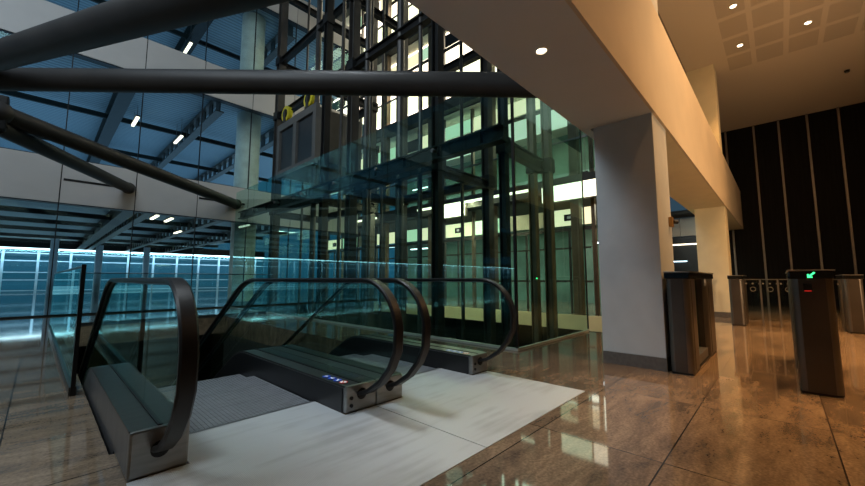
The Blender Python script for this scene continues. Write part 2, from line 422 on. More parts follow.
struct(MB().box(-6, 18.7, -6.2, -6, 0, 6.9).build('wall_right', 'dark_wall'))
struct(MB().box(18.5, 18.7, -6, 1.9, 0, 6.9).build('wall_end', 'dark_wall'), 'dark cladding wall at the end of the hall')
yy = [1.24, 0.39, -0.31, -1.06, -1.82, -2.6, -3.4, -4.2]
for i, y in enumerate(yy):
    struct(MB().box(18.44, 18.5, y-0.03, y+0.03, 0.0, 6.9).build('trim_%d' % (i+3), 'strip'))

# columns
def column(x0, x1, y0, y1, h, label, m='column'):
    t = thing('column', label, 'column', ((x0+x1)/2, (y0+y1)/2, 0))
    cx, cy = (x0+x1)/2, (y0+y1)/2
    MB().box(x0-cx, x1-cx, y0-cy, y1-cy, 0.14, h, 0.006).build('shaft', m, t)
    MB().box(x0-cx-.003, x1-cx+.003, y0-cy-.003, y1-cy+.003, 0, 0.14).build('skirting', 'skirting', t)
    return t
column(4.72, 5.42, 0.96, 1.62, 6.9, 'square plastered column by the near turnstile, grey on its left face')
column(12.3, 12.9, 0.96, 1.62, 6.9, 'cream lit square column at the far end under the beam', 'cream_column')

# ================================================================== ESCALATORS
INC = R(30)
def arc(cy, cz, r, a0, a1, n):
    return [(cy+r*cos(R(a0+(a1-a0)*i/n)), cz+r*sin(R(a0+(a1-a0)*i/n))) for i in range(n+1)]
def handrail_path():
    r = 0.385
    p = [(2.60, 0.115), (2.42, 0.12)]
    p += [(2.30, 0.16), (2.16, 0.25), (2.05, 0.37), (1.99, 0.49)]
    p += arc(2.37, 0.605, 0.39, 175, 90, 14)
    p += [(3.0, 0.995), (3.8, 0.995)]
    rr = 1.1   # crest
    p += arc(4.55, 0.995-rr, rr, 90, 60, 8)
    y, z = p[-1]
    for k in range(1, 9): p.append((y+k*0.9*cos(INC), z-k*0.9*sin(INC)))
    return p
HP = handrail_path()
def offset_path(p, d):
    out = []
    n = len(p)
    for i in range(n):
        a, b = p[max(i-1, 0)], p[min(i+1, n-1)]
        t = Vector((b[0]-a[0], b[1]-a[1])).normalized()
        out.append((p[i][0]+t.y*d, p[i][1]-t.x*d))
    return out
def deck_top(zt, yend=4.35, rr=0.9, n=7, length=7.2):
    p = [(2.43, zt), (yend, zt)]
    p += arc(yend, zt-rr, rr, 86, 60, n)
    y, z = p[-1]
    p.append((y+length*cos(INC), z-length*sin(INC)))
    return p

def sign_icon(parent, x, y, z, col, kind):
    d = MB().cyl((x, y, z), (x, y, z+0.003), 0.034, 20).build('pictogram', col, parent)
    g = MB()
    if kind == 0: g.box(x-.006, x+.006, y-.02, y+.02, z+.003, z+.004).box(x-.016, x+.016, y+.002, y+.01, z+.003, z+.004)
    if kind == 1: g.cyl((x, y+.012, z+.003), (x, y+.012, z+.004), .008, 10).box(x-.012, x+.012, y-.02, y+.004, z+.003, z+.004)
    if kind == 2: g.beam((x-.018, y-.012, z+.0035), (x+.018, y+.014, z+.0035), .01, .001).box(x-.018, x-.004, y-.02, y-.012, z+.003, z+.004)
    if kind == 3:
        g.cyl((x, y, z+.003), (x, y, z+.004), .025, 18)
        g.build('symbol', 'sign_white', d)
        MB().beam((x-.02, y-.02, z+.0048), (x+.02, y+.02, z+.0048), .007, .0008).build('slash', 'sign_red', d)
        return
    g.build('symbol', 'sign_white', d)

def balustrade(root, x0, x1, inner, zt=0.20, icons=True):
    """newel box x0..x1; inner = +1 when the steps lie on the +X side, -1 on the -X side"""
    t = bpy.data.objects.new('balustrade', None); C.objects.link(t); t.parent = root
    xc = (x0+x1)/2
    top = deck_top(zt); yE, zE = top[-1]
    low = [(yE, zE-0.75), (4.6, -0.75), (2.9, -0.4), (2.9, 0.004), (2.43, 0.004)]
    # casing body
    MB().prism([(y, z-0.012) for y, z in top]+low, 0, x0+0.004, x1-0.004).build('casing', 'steel_side', t)
    # top deck plates, either side of the glass
    for a, b in ((x0, xc-0.012), (xc+0.012, x1)):
        q = MB(); q.sweep([(y, z-0.006) for y, z in top], [(a-xc, -0.006), (b-xc, -0.006), (b-xc, 0.006), (a-xc, 0.006)], xc)
        q.build('deck_plate', 'deck_metal', t)
    MB().sweep([(y, z+.001) for y, z in top], [(-0.011, -0.012), (0.011, -0.012), (0.011, 0.004), (-0.011, 0.004)], xc).build('glass_gasket', 'rubber', t)
    # black inner skirt
    xi = x1 if inner > 0 else x0
    s0, s1 = (xi-0.004, xi+0.004)
    MB().prism([(y+.03, z-0.02) for y, z in top[:1]]+[(y, z-0.02) for y, z in top[1:]]+low[:-1]+[(2.46, 0.004)], 0, s0, s1).build('skirt_panel', 'skirt_black', t)
    # stainless front cap
    f = MB().box(x0, x1, 2.405, 2.45, 0.004, zt, 0.012).build('newel_cap', 'steel', t)
    e = MB().cyl((xc, 2.40, 0.125), (xc, 2.44, 0.125), 0.042, 20)
    e.build('handrail_inlet', 'rubber', f)
    for k in range(2):
        xx = (x0+0.045) if x0 > 0.5 else (x1-0.03)
        if x0 > 0.5 and not (1.85 < x0 < 2.1): MB().cyl((xx, 2.398, 0.055+0.055*k), (xx, 2.41, 0.055+0.055*k), 0.014, 14).build('safety_switch', 'rubber', f)
    # handrail loop, C-shaped rubber
    MB().sweep(HP, [(-.040, -.010), (-.034, -.020), (.034, -.020), (.040, -.010), (.040, .004), (.030, .013), (-.030, .013), (-.040, .004)], xc).build('handrail', 'rubber', t, smooth=True)
    gp = offset_path(HP, 0.022)
    # steel guide under the rail
    MB().sweep(gp[6:], [(-.012, -.006), (.012, -.006), (.012, .006), (-.012, .006)], xc).build('handrail_guide', 'steel_side', t)
    # glass panel: outline under the rail down to the deck, split in panes
    gq = offset_path(HP, 0.028)
    outline = gq[5:]
    def zat(y):
        c = [p for p in outline if True]
        for (a, b) in zip(c[8:], c[9:]):
            if a[0] <= y <= b[0]: return a[1]+(b[1]-a[1])*(y-a[0])/(b[0]-a[0])
        return c[-1][1]
    def zdeck(y):
        for (a, b) in zip(top, top[1:]):
            if a[0] <= y <= b[0]: return a[1]+(b[1]-a[1])*(y-a[0])/(b[0]-a[0])
        return top[-1][1]
    joints = [2.9, 4.1, 5.3, 6.5, 7.7, 8.9, 10.0]
    first = [p for p in outline if p[0] <= joints[0]-0.004]
    pts = [(2.5, zt+.004), (2.2, zt+.03)]+[p for p in first]+[(joints[0]-.004, zat(joints[0])), (joints[0]-.004, zt+.004)]
    MB().prism(pts, 0, xc-0.005, xc+0.005).build('glass_panel', 'glass_clear', t)
    for a, b in zip(joints, joints[1:]):
        n = 10; ysn = [a+.004+(b-a-.008)*i/n for i in range(n+1)]
        pts = [(y, zat(y)) for y in ysn]+[(y, zdeck(y)+.006) for y in reversed(ysn)]
        MB().prism(pts, 0, xc-0.005, xc+0.005).build('glass_panel', 'glass_clear', t)
    if icons:
        xi = x0+0.055
        for k, kind in enumerate((3, 2, 1, 0)):
            sign_icon(t, xi, 2.53+k*0.082, zt+0.0005, 'sign_red' if kind == 3 else 'sign_blue', kind)
    return t

def escalator(name_label, bx, px, sx):
    root = thing('escalator', name_label, 'escalator', (0, 0, 0))
    balustrade(root, bx[0][0], bx[0][1], +1, icons=False, zt=bx[0][2])
    balustrade(root, bx[1][0], bx[1][1], -1, icons=True, zt=bx[1][2])
    MB().box(px[0], px[1], 1.34, 2.40, -0.02, 0.004).box(sx[0], sx[1], 2.40, 2.84, -0.02, 0.004).build('landing_plate', 'plate', root)
    # comb with teeth
    c = MB().box(sx[0], sx[1], 2.84, 2.87, -0.02, 0.002)
    n = 60
    for i in range(n):
        x = sx[0]+(sx[1]-sx[0])*(i+.5)/n
        c.box(x-.004, x+.004, 2.87, 2.89, -0.012, 0.0)
    c.build('comb', 'steel_side', root)
    # steps: flat run, then down at 30 degrees
    y, z, d = 2.875, -0.006, 0.0
    heights = [0, 0, 0, 0.05, 0.14, 0.2]
    for i in range(14):
        h = heights[i] if i < len(heights) else 0.231
        z -= h
        b = MB().box(sx[0]+.004, sx[1]-.004, y+.003, y+0.397, z-0.03, z-0.004)
        m = 34
        for j in range(m):
            x = sx[0]+.01+(sx[1]-sx[0]-.02)*(j+.5)/m
            b.box(x-.0125, x+.0125, y+.003, y+.397, z-.004, z)
        if h or True: b.box(sx[0]+.004, sx[1]-.004, y+.37, y+.397, z-0.235, z-0.03)
        b.build('step', 'step', root)
        y += 0.40
    return root
escalator('nearer escalator going down, between the leftmost handrail and the middle pair of newels',
          ((0.36, 0.62, 0.235), (1.62, 1.898, 0.20)), (0.36, 1.886), (0.628, 1.612))
escalator('farther escalator going down, its newel box beside the glass lift enclosure',
          ((1.904, 2.18, 0.20), (3.16, 3.43, 0.20)), (1.894, 3.41), (2.188, 3.152))

# glass balustrade along the left of the opening, return at its far end
def floor_balustrade(label, x0, y0, x1, y1, h, n, endpost):
    t = thing('glass_balustrade', label, 'balustrade', (x0, y0, 0))
    dx, dy = (x1-x0)/n, (y1-y0)/n; L_ = sqrt(dx*dx+dy*dy); ux, uy = dx/L_, dy/L_
    MB().beam((0, 0, 0.035), (x1-x0, y1-y0, 0.035), 0.05, 0.07).build('base_channel', 'deck_metal', t)
    for i in range(n):
        a = (ux*0.006+dx*i, uy*0.006+dy*i); b = (dx*(i+1)-ux*0.006, dy*(i+1)-uy*0.006)
        MB().beam((a[0], a[1], (h+.07)/2), (b[0], b[1], (h+.07)/2), 0.014, h-.07).build('glass_panel', 'glass_clear', t)
    MB().beam((0, 0, h+0.01), (x1-x0, y1-y0, h+0.01), 0.03, 0.02).build('top_rail', 'deck_metal', t)
    if endpost: MB().box(-0.015, 0.015, -0.03, 0.01, 0, h+0.03).build('end_post', 'rubber', t)
    return t
floor_balustrade('glass floor balustrade with black end post left of the near escalator', 0.26, 4.52, 0.20, 10.9, 1.10, 4, True)
floor_balustrade('glass floor balustrade closing the far end of the escalator opening', 0.27, 10.92, 4.55, 10.92, 1.12, 3, False)

# ================================================================== GLASS LIFT ENCLOSURE
enc = thing('glass_enclosure', 'tall clear glass enclosure around the lift shaft beside the far escalator', 'glass wall', (4.65, 2.75, 0))
def enc_panes():
    H = [(0.035, 4.1)]
    n = 7; L_ = (14.1-2.75)/n
    for i in range(n):
        for a, b in H:
            MB().box(-0.008, 0.008, i*L_+.006, (i+1)*L_-.006, a, b).build('glass_pane', 'glass_green', enc)
    for i in range(2):
        for a, b in H[:1]:
            MB().box(0.012+i*1.3, 1.3*(i+1), -0.008, 0.008, a, b).build('glass_pane', 'glass_green', enc)
enc_panes()
MB().box(-0.02, 0.02, -0.02, 11.35, 0.0, 0.035).box(0.03, 2.62, -0.02, 0.02, 0, 0.035).build('base_channel', 'pale_metal', enc)
MB().box(-0.018, 0.018, -0.018, 0.018, 0.035, 4.1).build('corner_joint', 'rubber', enc)
MB().box(2.6, 2.63, -0.01, 0.01, 0.05, 4.1).build('edge_joint', 'rubber', enc)
# clamps holding the panes to the frame
for i in range(1, 7):
    for z in (3.28,):
        MB().cyl((-0.03, i*11.35/7, z), (0.12, i*11.35/7, z), 0.035, 12).build('glass_clamp', 'steel', enc)

# ---- steel frames of the lift shafts
def frame(label, posts, beams, extra=(), group=None):
    """posts: (x, y, size, material); beams: (p0, p1, w, h)"""
    x0, y0 = posts[0][0], posts[0][1]
    t = thing('lift_shaft_frame', label, 'steel frame', (x0, y0, -4.5), group=group)
    for (x, y, s, m) in posts:
        b = MB(); hs = s/2; f = s*0.14
        # I section
        b.box(x-x0-hs, x-x0+hs, y-y0-hs, y-y0-hs+f, 0, 20.5).box(x-x0-hs, x-x0+hs, y-y0+hs-f, y-y0+hs, 0, 20.5).box(x-x0-f/2, x-x0+f/2, y-y0-hs+f, y-y0+hs-f, 0, 20.5)
        b.build('post', m, t)
        for z in (3.28, 6.6, 8.6, 11.2):
            MB().box(x-x0-hs-.03, x-x0+hs+.03, y-y0-hs-.03, y-y0+hs+.03, z+4.5-.14, z+4.5+.14).build('joint_plate', 'black_steel', t)
    for (p, q, wd, hg) in beams:
        b = MB(); P = Vector(p)-Vector((x0, y0, -4.5)); Q = Vector(q)-Vector((x0, y0, -4.5))
        up = Vector((0, 0, hg/2-.012))
        b.beam(P+up, Q+up, wd, .024).beam(P-up, Q-up, wd, .024).beam(P, Q, wd*.2, hg-.05)
        b.build('crossbeam', 'black_steel', t)
    for (x, y, r) in extra:
        MB().cyl((x-x0, y-y0, 0), (x-x0, y-y0, 20), r, 10).build('guide_rail', 'grey_steel', t)
    return t
# long edge beam at z 3.28 along the glass
eb = thing('edge_beam', 'long dark steel beam running behind the glass of the lift enclosure', 'beam', (4.82, 3.0, 3.28))
bb = MB().box(-.09, .09, 0, 11.1, .10, .13).box(-.09, .09, 0, 11.1, -.13, -.10).box(-.015, .015, 0, 11.1, -.10, .10)
bb.build('flanges', 'black_steel', eb)
for k in range(12):
    MB().box(-.085, -.015, .4+k*.93, .42+k*.93, -.10, .10).build('stiffener', 'black_steel', eb)
Zs = (3.28, 6.6, 8.6, 11.2)
def bay(y0, y1, xa=5.3, xb=7.1, zs=Zs):
    B = []
    for z in zs:
        B += [((xa, y0, z), (xa, y1, z), .16, .22), ((xb, y0, z), (xb, y1, z), .16, .22), ((xa, y0, z-.1), (xb, y0, z-.1), .14, .22), ((xa, y1, z-.1), (xb, y1, z-.1), .14, .22)]
    return B
frame('slim dark lift frame nearest the enclosure corner', [(5.3, 3.32, .13, 'black_steel'), (6.75, 3.55, .14, 'bronze_steel'), (6.9, 3.3, .16, 'bronze_steel')],
      [((5.3, 3.32, 3.28), (7.0, 3.4, 3.28), .16, .22), ((5.3, 3.32, 6.6), (5.3, 5.0, 6.6), .16, .22)])
frame('tall dark lift frame in the middle of the glass enclosure', [(5.3, 4.85, .18, 'black_steel'), (5.3, 7.85, .22, 'grey_steel'), (7.1, 4.9, .2, 'grey_steel'), (7.1, 7.9, .2, 'grey_steel')],
      bay(4.85, 7.85), [(5.3, 5.35, .05), (5.35, 6.05, .09), (5.3, 7.25, .07), (6.2, 4.95, .04), (6.2, 7.75, .04), (5.6, 7.5, .05)])
frame('tall dark lift frame farthest from the enclosure corner, holding the lift car', [(5.3, 9.2, .18, 'black_steel'), (5.3, 12.3, .24, 'grey_steel'), (7.1, 9.4, .2, 'grey_steel'), (7.1, 12.2, .2, 'grey_steel')],
      bay(9.2, 12.3), [(5.3, 9.75, .08), (6.2, 9.3, .04), (6.2, 12.2, .04), (5.5, 8.7, .05)])

for o in list(C.objects):
    if o.get('label') == 'slim dark lift frame nearest the enclosure corner':
        MB().box(1.37, 1.38, .15, .175, 5.50, 5.525).build('indicator_lamp', 'green_led', o)
# lift car with sheaves on its roof
car = thing('lift_car', 'dark panelled lift car with yellow pulleys high in the shaft', 'lift', (5.12, 9.45, 4.4))
MB().box(0.12, 1.6, 0.0, 2.55, 0, 1.6).build('cabin', 'lift_grey', car)
MB().box(0.0, .12, 0.0, 2.55, 1.48, 1.71).box(0.0, .12, 0.0, 2.55, -.1, .12).box(0, .12, 0, .18, .12, 1.48).box(0, .12, 2.37, 2.55, .12, 1.48).box(0, .12, 1.2, 1.4, .12, 1.48).build('car_frame', 'lift_grey', car)
MB().box(0.06, .115, 0.22, 1.16, .16, 1.44).build('door_panel', 'dark_panel', car)
MB().box(0.06, .115, 1.44, 2.33, .16, 1.44).build('door_panel', 'dark_panel', car)
for y in (0.55, 2.05):
    p = MB().cyl((0.02, y, 2.01), (0.16, y, 2.01), .26, 24).build('pulley', 'yellow', car, True)
    MB().cyl((0.0, y, 2.01), (0.18, y, 2.01), .15, 20).build('hub', 'black_steel', p, True)
    MB().box(-.02, .20, y-.06, y+.06, 1.71, 2.11).build('bracket', 'grey_steel', p)

# ================================================================== OFFICE WING ACROSS THE VOID
wing = thing('office_wing', 'lit multi storey office wing seen through the lift enclosure', 'building', (10.4, 3.4, 0))
WL = 15.1
for k in range(0, 5):
    z = 4*k
    if k: MB().box(0, 6, 0, WL, z-.45, z).build('floor_slab', 'slab', wing)
    if k == 4: continue
    # ceiling skin under the next slab, with luminous panels
    MB().box(0.3, 5.9, 0.1, WL-.1, z+3.50, z+3.52).build('ceiling_panel', 'office_ceiling' if k else 'slab', wing)
    MB().box(5.5, 5.6, 0.1, WL-.1, z, z+3.5).build('back_wall', 'office_wall', wing)
    if k >= 2:
        for i in range(9):
            MB().box(0.8, 5.3, 0.4+i*1.8, 2.15+i*1.8, z+3.46, z+3.49).build('light_panel', 'lit_ceiling', wing)
    if k == 1:
        for i in range(5):
            MB().box(1.6, 2.2, 0.6+i*3.2, 2.4+i*3.2, z+3.46, z+3.49).build('light_panel', 'lit_ceiling', wing)
    # cream and green bulkhead panels above the doors
    n = 10
    for i in range(n):
        y = 0.5+i*1.45
        m = ('backlit_cream', 'dark_panel', 'backlit_green', 'backlit_cream', 'backlit_cream', 'backlit_green')[(i+k*2) % 6]
        if k == 0 and m == 'dark_panel': m = 'cream_panel'
        b = MB().box(0.5, 0.56, y, y+1.3, z+2.62, z+3.12).build('bulkhead_panel', m, wing)
        if m == 'backlit_cream' and k == 0:
            dsp = MB().box(0.485, 0.5, y+.5, y+.82, z+2.76, z+2.96).build('display', 'dark_panel', b)
            MB().box(0.478, 0.485, y+.6, y+.72, z+2.82, z+2.90).build('digit', 'sign_white', dsp)
    # doors and mullions
    if k == 1:
        for i in (0, 1, 3, 4, 6, 8, 9):
            MB().box(.5, .56, .55+i*1.45, 1.75+i*1.45, z+1.75, z+2.4).build('lit_window', 'lit_window', wing)
    if k == 0:
        for i in range(10):
            y = .55+i*1.45
            MB().box(.5, .55, y, y+1.25, z+.9, z+.96).box(.5, .55, y, y+1.25, z+1.9, z+1.95).box(.5, .55, y+.6, y+.66, z, z+2.45).build('door_frame', 'grey_steel', wing)
    for i in range(11):
        y = 0.4+i*1.45
        if k > 1 and i % 2: continue
        MB().box(0.48, 0.6, y, y+.10, z, z+3.5).build('mullion', 'bronze_steel' if i % 3 == 0 else 'grey_steel', wing)
    MB().box(0.5, 0.58, 0.4, WL, z+2.45, z+2.55).build('transom', 'grey_steel', wing)
    for i in range(5):
        MB().box(0.10, 0.32, 0.7+i*2.9, 0.95+i*2.9, z+0.0, z+3.52).build('post', 'bronze_steel', wing)
    if k: 
        MB().box(-0.01, 0.01, 0.1, WL-.2, z+.1, z+1.05).build('parapet_glass', 'glass_wing', wing)
        MB().box(-0.03, 0.03, 0.1, WL-.2, z+1.05, z+1.1).build('parapet_rail', 'steel_side', wing)
# linear luminaires at the ceiling of the ground storey
def linear(label, x, y, z, l, mname, wd=.10, hh=.05, axis=1, group=None, hang=0, side=0):
    t = thing('linear_light', label, 'light', (x, y, z), group=group)
    if hang:
        for q in (.15, .85): MB().cyl((0, l*q, hh+.04), (0, l*q, hang-z), .008, 8).build('hanger', 'steel_side', t)
    if side: MB().box(wd/2, side, .1, l-.1, hh, hh+.04).build('bracket', 'grey_steel', t)
    if axis == 1:
        MB().box(-wd/2, wd/2, 0, l, 0, hh).build('tube', mname, t); MB().box(-wd/2-.02, wd/2+.02, -.03, l+.03, hh, hh+.05).build('housing', 'grey_steel', t)
    else:
        MB().box(0, l, -wd/2, wd/2, 0, hh).build('tube', mname, t); MB().box(-.03, l+.03, -wd/2-.02, wd/2+.02, hh, hh+.05).build('housing', 'grey_steel', t)
    return t
linear('long linear light along the ground floor ceiling of the office wing', 10.28, 5.3, 3.72, 5.2, 'lit_panel', .08, .07, side=.12)
linear('farther linear light in line along the office wing ceiling', 10.28, 13.2, 3.72, 3.6, 'lit_panel', .08, .07, side=.12)
for (y0, l, lab) in ((3.5, 1.6, 'large glowing light box beside the square column, behind the enclosure'), (8.1, 1.3, 'smaller glowing light box on the office wing, behind the middle lift frame')):
    t = thing('light_box', lab, 'light', (10.24, y0, 3.28))
    MB().box(0, .05, 0, l, 0, .46).build('diffuser', 'lit_panel', t)
    MB().box(.05, .16, -.02, l+.02, -.02, .48).build('frame', 'grey_steel', t)
# small cyan light tubes on the wing, lower levels
TUBES = [
    (16.2, 7.2, 1.2, 'beside the lift car'), (16.0, 2.95, 1.0, 'low and farthest left, behind the lift car frame'), (12.9, 5.9, 1.2, 'above the long edge beam, left'),
    (11.0, 5.15, 1.4, 'just under the edge beam, second storey'), (12.9, 2.55, 1.2, 'low behind the middle lift frame'), (11.3, 2.35, 1.2, 'low, just right of the middle lift frame tube'),
    (9.0, 6.9, .7, 'highest one, just above the edge beam'), (4.3, 4.35, .35, 'above the glowing light box'), (3.95, 2.1, .25, 'lowest one, nearest the square column')]
for (y, z, l, lab) in TUBES:
    linear('short cool light tube inside the wing, '+lab, 11.8, y, z, l, 'tube_light', .06, .04, group='short cool tubes in the wing', hang=7.5 if z > 3.5 else 3.5)

# ================================================================== GLASS FACADE WITH TWO WHITE BANDS
FY = 14.3
fac = thing('glass_facade', 'glass facade with two white panel bands facing the atrium', 'facade', (0, FY, 0))
jx = [-0.95-1.64*k for k in range(16, 0, -1)]+[-1.45, 0.20, 1.83, 3.48, 5.12, 6.76, 8.40, 10.04]
for (z0, z1) in ((3.09, 4.34), (7.46, 8.66), (11.85, 13.05)):
    for a, b in zip(jx, jx[1:]):
        if a < -12: continue
        MB().box(a+.012, b-.012, -0.03, 0.30, z0, z1, 0.006).build('band_panel', 'panel_white', fac)
    MB().box(jx[0], 10.04, 0.0, 0.28, z0-.02, z1+.02).build('band_backing', 'black_steel', fac)
for a, b in zip(jx, jx[1:]):
    if a < -12: continue
    for (z0, z1) in ((0.04, 3.06), (4.38, 7.42), (8.7, 11.8)):
        MB().box(a+.01, b-.01, 0.05, 0.07, z0, z1).build('glass_pane', 'glass_clear', fac)
for a in jx:
    if a < -12: continue
    for (z0, z1) in ((0, 3.07), (4.36, 7.44), (8.68, 11.85)):
        MB().box(a-.012, a+.012, 0.04, 0.10, z0, z1).build('mullion', 'rubber', fac)
MB().box(jx[0], 10.04, 0.03, 0.12, 0, 0.04).build('base_channel', 'rubber', fac)
# slots in the bands where the tubes arrive
for (x0, x1) in ((0.25, 1.80), (3.52, 5.0)):
    MB().box(x0, x1, -0.045, -0.03, 3.72, 3.78).build('slot', 'rubber', fac)

# big pale round column behind the facade
bc = thing('round_column', 'big pale round column behind the glass facade', 'column', (5.62, 16.0, 0))
MB().cyl((0, 0, 0), (0, 0, 15), .46, 40).build('shaft', 'pale_column', bc, True)
MB().cyl((0, 0, 0), (0, 0, .12), .50, 40).build('base_ring', 'steel', bc, True)

# decks behind the facade
struct(MB().box(-34, 10.3, FY+.35, 42, 3.95, 4.3).build('ceiling_lower', 'deck'))
struct(MB().box(-34, 10.3, FY+.35, 42, 7.9, 8.6).build('ceiling_middle', 'deck'))
struct(MB().box(-34, 10.3, FY+.35, 42, 12.3, 12.6).build('ceiling_top', 'deck'))
struct(MB().box(-80, 60, 42, 42.2, -0.4, 12.6).build('wall_far', 'far_blue_glow'))

def roof_beam(x, y0, y1, z, hh, castel, label):
    t = thing('roof_beam', label, 'roof beam', (x, y0, z)); fm = 'grey_steel' if castel else 'black_steel'; fw = .14 if castel else .2
    L_ = y1-y0
    MB().box(-fw, fw, 0, L_, hh-.04, hh).build('top_flange', fm, t)
    MB().box(-fw, fw, 0, L_, 0, .04).build('bottom_flange', fm, t)
    if castel:
        b = MB(); n = int(L_/.9)
        for i in range(n): b.box(-.02, .02, i*.9, i*.9+.42, .04, hh-.04)
        b.build('web', 'grey_steel', t)
    else: MB().box(-.02, .02, 0, L_, .04, hh-.04).build('web', fm, t)
    return t
Yb = FY+.5
roof_beam(1.55, Yb, 41, 7.2, .62, False, 'solid dark roof beam between the white bands, left')
roof_beam(4.15, Yb, 41, 7.2, .62, True, 'castellated roof beam between the white bands beside the round column')
roof_beam(6.9, Yb, 41, 7.2, .62, True, 'castellated roof beam between the white bands behind the lift shaft')
roof_beam(2.0, Yb, 41, 3.35, .5, False, 'solid dark roof beam below the lower white band, left')
roof_beam(2.55, Yb, 41, 3.35, .5, True, 'castellated roof beam close beside the solid one below the lower band')
roof_beam(4.9, Yb, 41, 3.35, .5, True, 'castellated roof beam below the lower band by the round column')
roof_beam(7.6, Yb, 41, 3.35, .5, True, 'castellated roof beam below the lower band behind the lift shaft')
roof_beam(3.9, Yb, 41, 11.5, .7, False, 'dark roof beam above the upper white band left of the round column')
roof_beam(6.8, Yb, 41, 11.5, .7, True, 'castellated roof beam above the upper white band')
ORD = ('nearest to the facade', 'second from the facade', 'third from the facade', 'fourth from the facade', 'fifth from the facade', 'farthest from the facade')
pc = {}
def purlin(y, z, label, grp):
    k = pc.get(grp, 0); pc[grp] = k+1
    t = thing('purlin', label+', '+ORD[k], 'purlin', (-12, y, z), group=grp)
    MB().box(0, 22, -.05, .05, 0, .03).box(0, 22, -.05, .05, .17, .20).box(0, 22, -.01, .01, .03, .17).build('channel', 'black_steel', t)
for y, z in ((19.4, 7.45), (24.5, 7.45), (30, 7.45), (36, 7.45)): purlin(y, z, 'dark purlin between the two white bands', 'purlins under the middle deck')
for y, z in ((18.2, 3.6), (21.5, 3.6), (25, 3.6), (29, 3.6), (34, 3.6), (38, 3.6)): purlin(y, z, 'dark purlin below the lower white band', 'purlins under the lower deck')
for y, z in ((19, 11.9), (24, 11.9), (30, 11.9)): purlin(y, z, 'dark purlin above the upper white band', 'purlins under the top deck')
fl = [((3.78, 18.0, 11.2), 'short fluorescent light above the upper white band'),
      ((2.2, 18.1, 7.35), 'small fluorescent light just right of the solid roof beam'),
      ((3.72, 18.2, 7.05), 'short fluorescent light beside the castellated beam'),
      ((2.95, 17.4, 3.42), 'fluorescent light just under the lower white band'),
      ((3.5, 17.8, 3.42), 'second fluorescent light under the lower white band, farther right'),
      ((4.55, 21.2, 3.30), 'lowest fluorescent light, by the castellated beam under the lower band')]
for (p, lab) in fl: linear(lab, p[0], p[1], p[2], 1.2, 'warm_tube', .10, .05, hang=(12.3 if p[2] > 9 else 7.9 if p[2] > 5 else 3.95))

# ---- far lit glazing, 41 m away, with its cyan light strip
far = thing('lit_glazing', 'far glazed front with a bright cyan light strip along its top', 'facade', (0, 41.0, 0))
n0 = -42
for i in range(n0, 10):
    x = -0.2+1.77*i
    MB().box(x-.07, x+.07, -.12, .05, 0, 3.2).build('mullion', 'lit_mullion', far)
for z in (0.14, 0.93, 1.5, 2.36, 2.94):
    MB().box(-75.5, 16.6, -.06, .0, z-.035, z+.035).build('transom', 'lit_mullion', far)
MB().box(-75.5, 16.6, -.16, .02, 3.21, 3.32).build('light_strip', 'cyan_strip', far)
MB().box(-75.5, 16.6, 0.02, .06, 0, 3.2).build('glass_sheet', 'glass_clear', far)
MB().box(-75.5, 16.6, -.2, .1, 3.34, 3.94).build('head_panel', 'black_steel', far)
lamp('strip_glow', 'AREA', (-30, 40.2, 3.15), 2600, (0.50, 0.82, 1.0), rot=(R(18), 0, 0), size=92, size_y=.2)
for i, x in enumerate((-2.3, 0.55, 3.0, 6.0)):
    t = thing('round_column', 'slim pale round column standing before the far glazed front', 'column', (x, 37.5+.4*i, 0), group='slim columns before the far glazing')
    MB().cyl((0, 0, 0), (0, 0, 3.95), .22, 20).build('shaft', 'lit_mullion', t, True)

# ================================================================== TREE OF STEEL TUBES
node = Vector((-0.73, 10.02, 3.98))
def tube_thing(label, p, q, r, flange=None):
    t = thing('steel_tube', label, 'steel strut', p)
    P = Vector((0, 0, 0)); Q = Vector(q)-Vector(p); d = (Q-P).normalized()
    MB().cyl(P, Q, r, 40).build('pipe', 'tube', t, True)
    MB().cyl(Q-d*.05, Q, r*1.15, 32).build('end_flange', 'grey_steel', t, True)
    return t
tube_thing('thick dark steel tube rising across the top left corner', (-1.51, 10.2, 4.40), (1.25, 1.77, 3.06), 0.165)
tube_thing('long level dark steel tube running behind the beam edge', (-1.9, 9.93, 4.10), (4.93, 1.77, 3.63), 0.165)
tube_thing('long sloping tube meeting the lower white band near the round column', node, (4.72, 14.24, 3.70), 0.165)
tube_thing('shorter sloping tube meeting the lower white band farther left', node+Vector((0, .05, -.25)), (1.66, 14.24, 3.74), 0.15)
nd = thing('strut_node', 'dark steel casting where the steel tubes meet at the left edge', 'steel node', node)
bmn = MB(); 
bmesh.ops.create_uvsphere(bmn.bm, u_segments=24, v_segments=16, radius=.21)
bmn.build('hub', 'tube', nd, True)
MB().cyl((0, 0, 0), (-1.0, .1, .25), .17, 24).build('stub', 'tube', nd, True)
MB().cyl((-1.0, .1, -3.98), (-1.0, .1, 4), .22, 24).build('mast', 'tube', nd, True)
MB().box(-.18, .12, -.12, .12, -.34, .30, .03).build('bracket', 'black_steel', nd)

# white wall band, pipes and dark glazing seen between the two square columns
struct(MB().box(18.5, 18.7, 1.9, 14, 0, 2.78).build('window_2', 'dark_panel'))
eb2 = thing('white_band', 'white panel band seen between the two square columns', 'wall panel', (18.46, 2, 2.8))
for i in range(3): MB().box(0, .2, i*0.98, i*0.98+.96, 0, .76).build('panel', 'panel_white', eb2)
linear('thin white light line seen between the two square columns', 18.44, 2.2, 2.42, 1.8, 'warm_tube', .04, .05, side=.06)
tube_thing('pale pipe above the white band between the square columns', (18.36, 1.78, 3.72), (18.36, 5, 3.72), .16)
linear('cyan light line low between the two square columns', 18.44, 2.8, 1.72, .6, 'cyan_strip', .03, .03, side=.06)

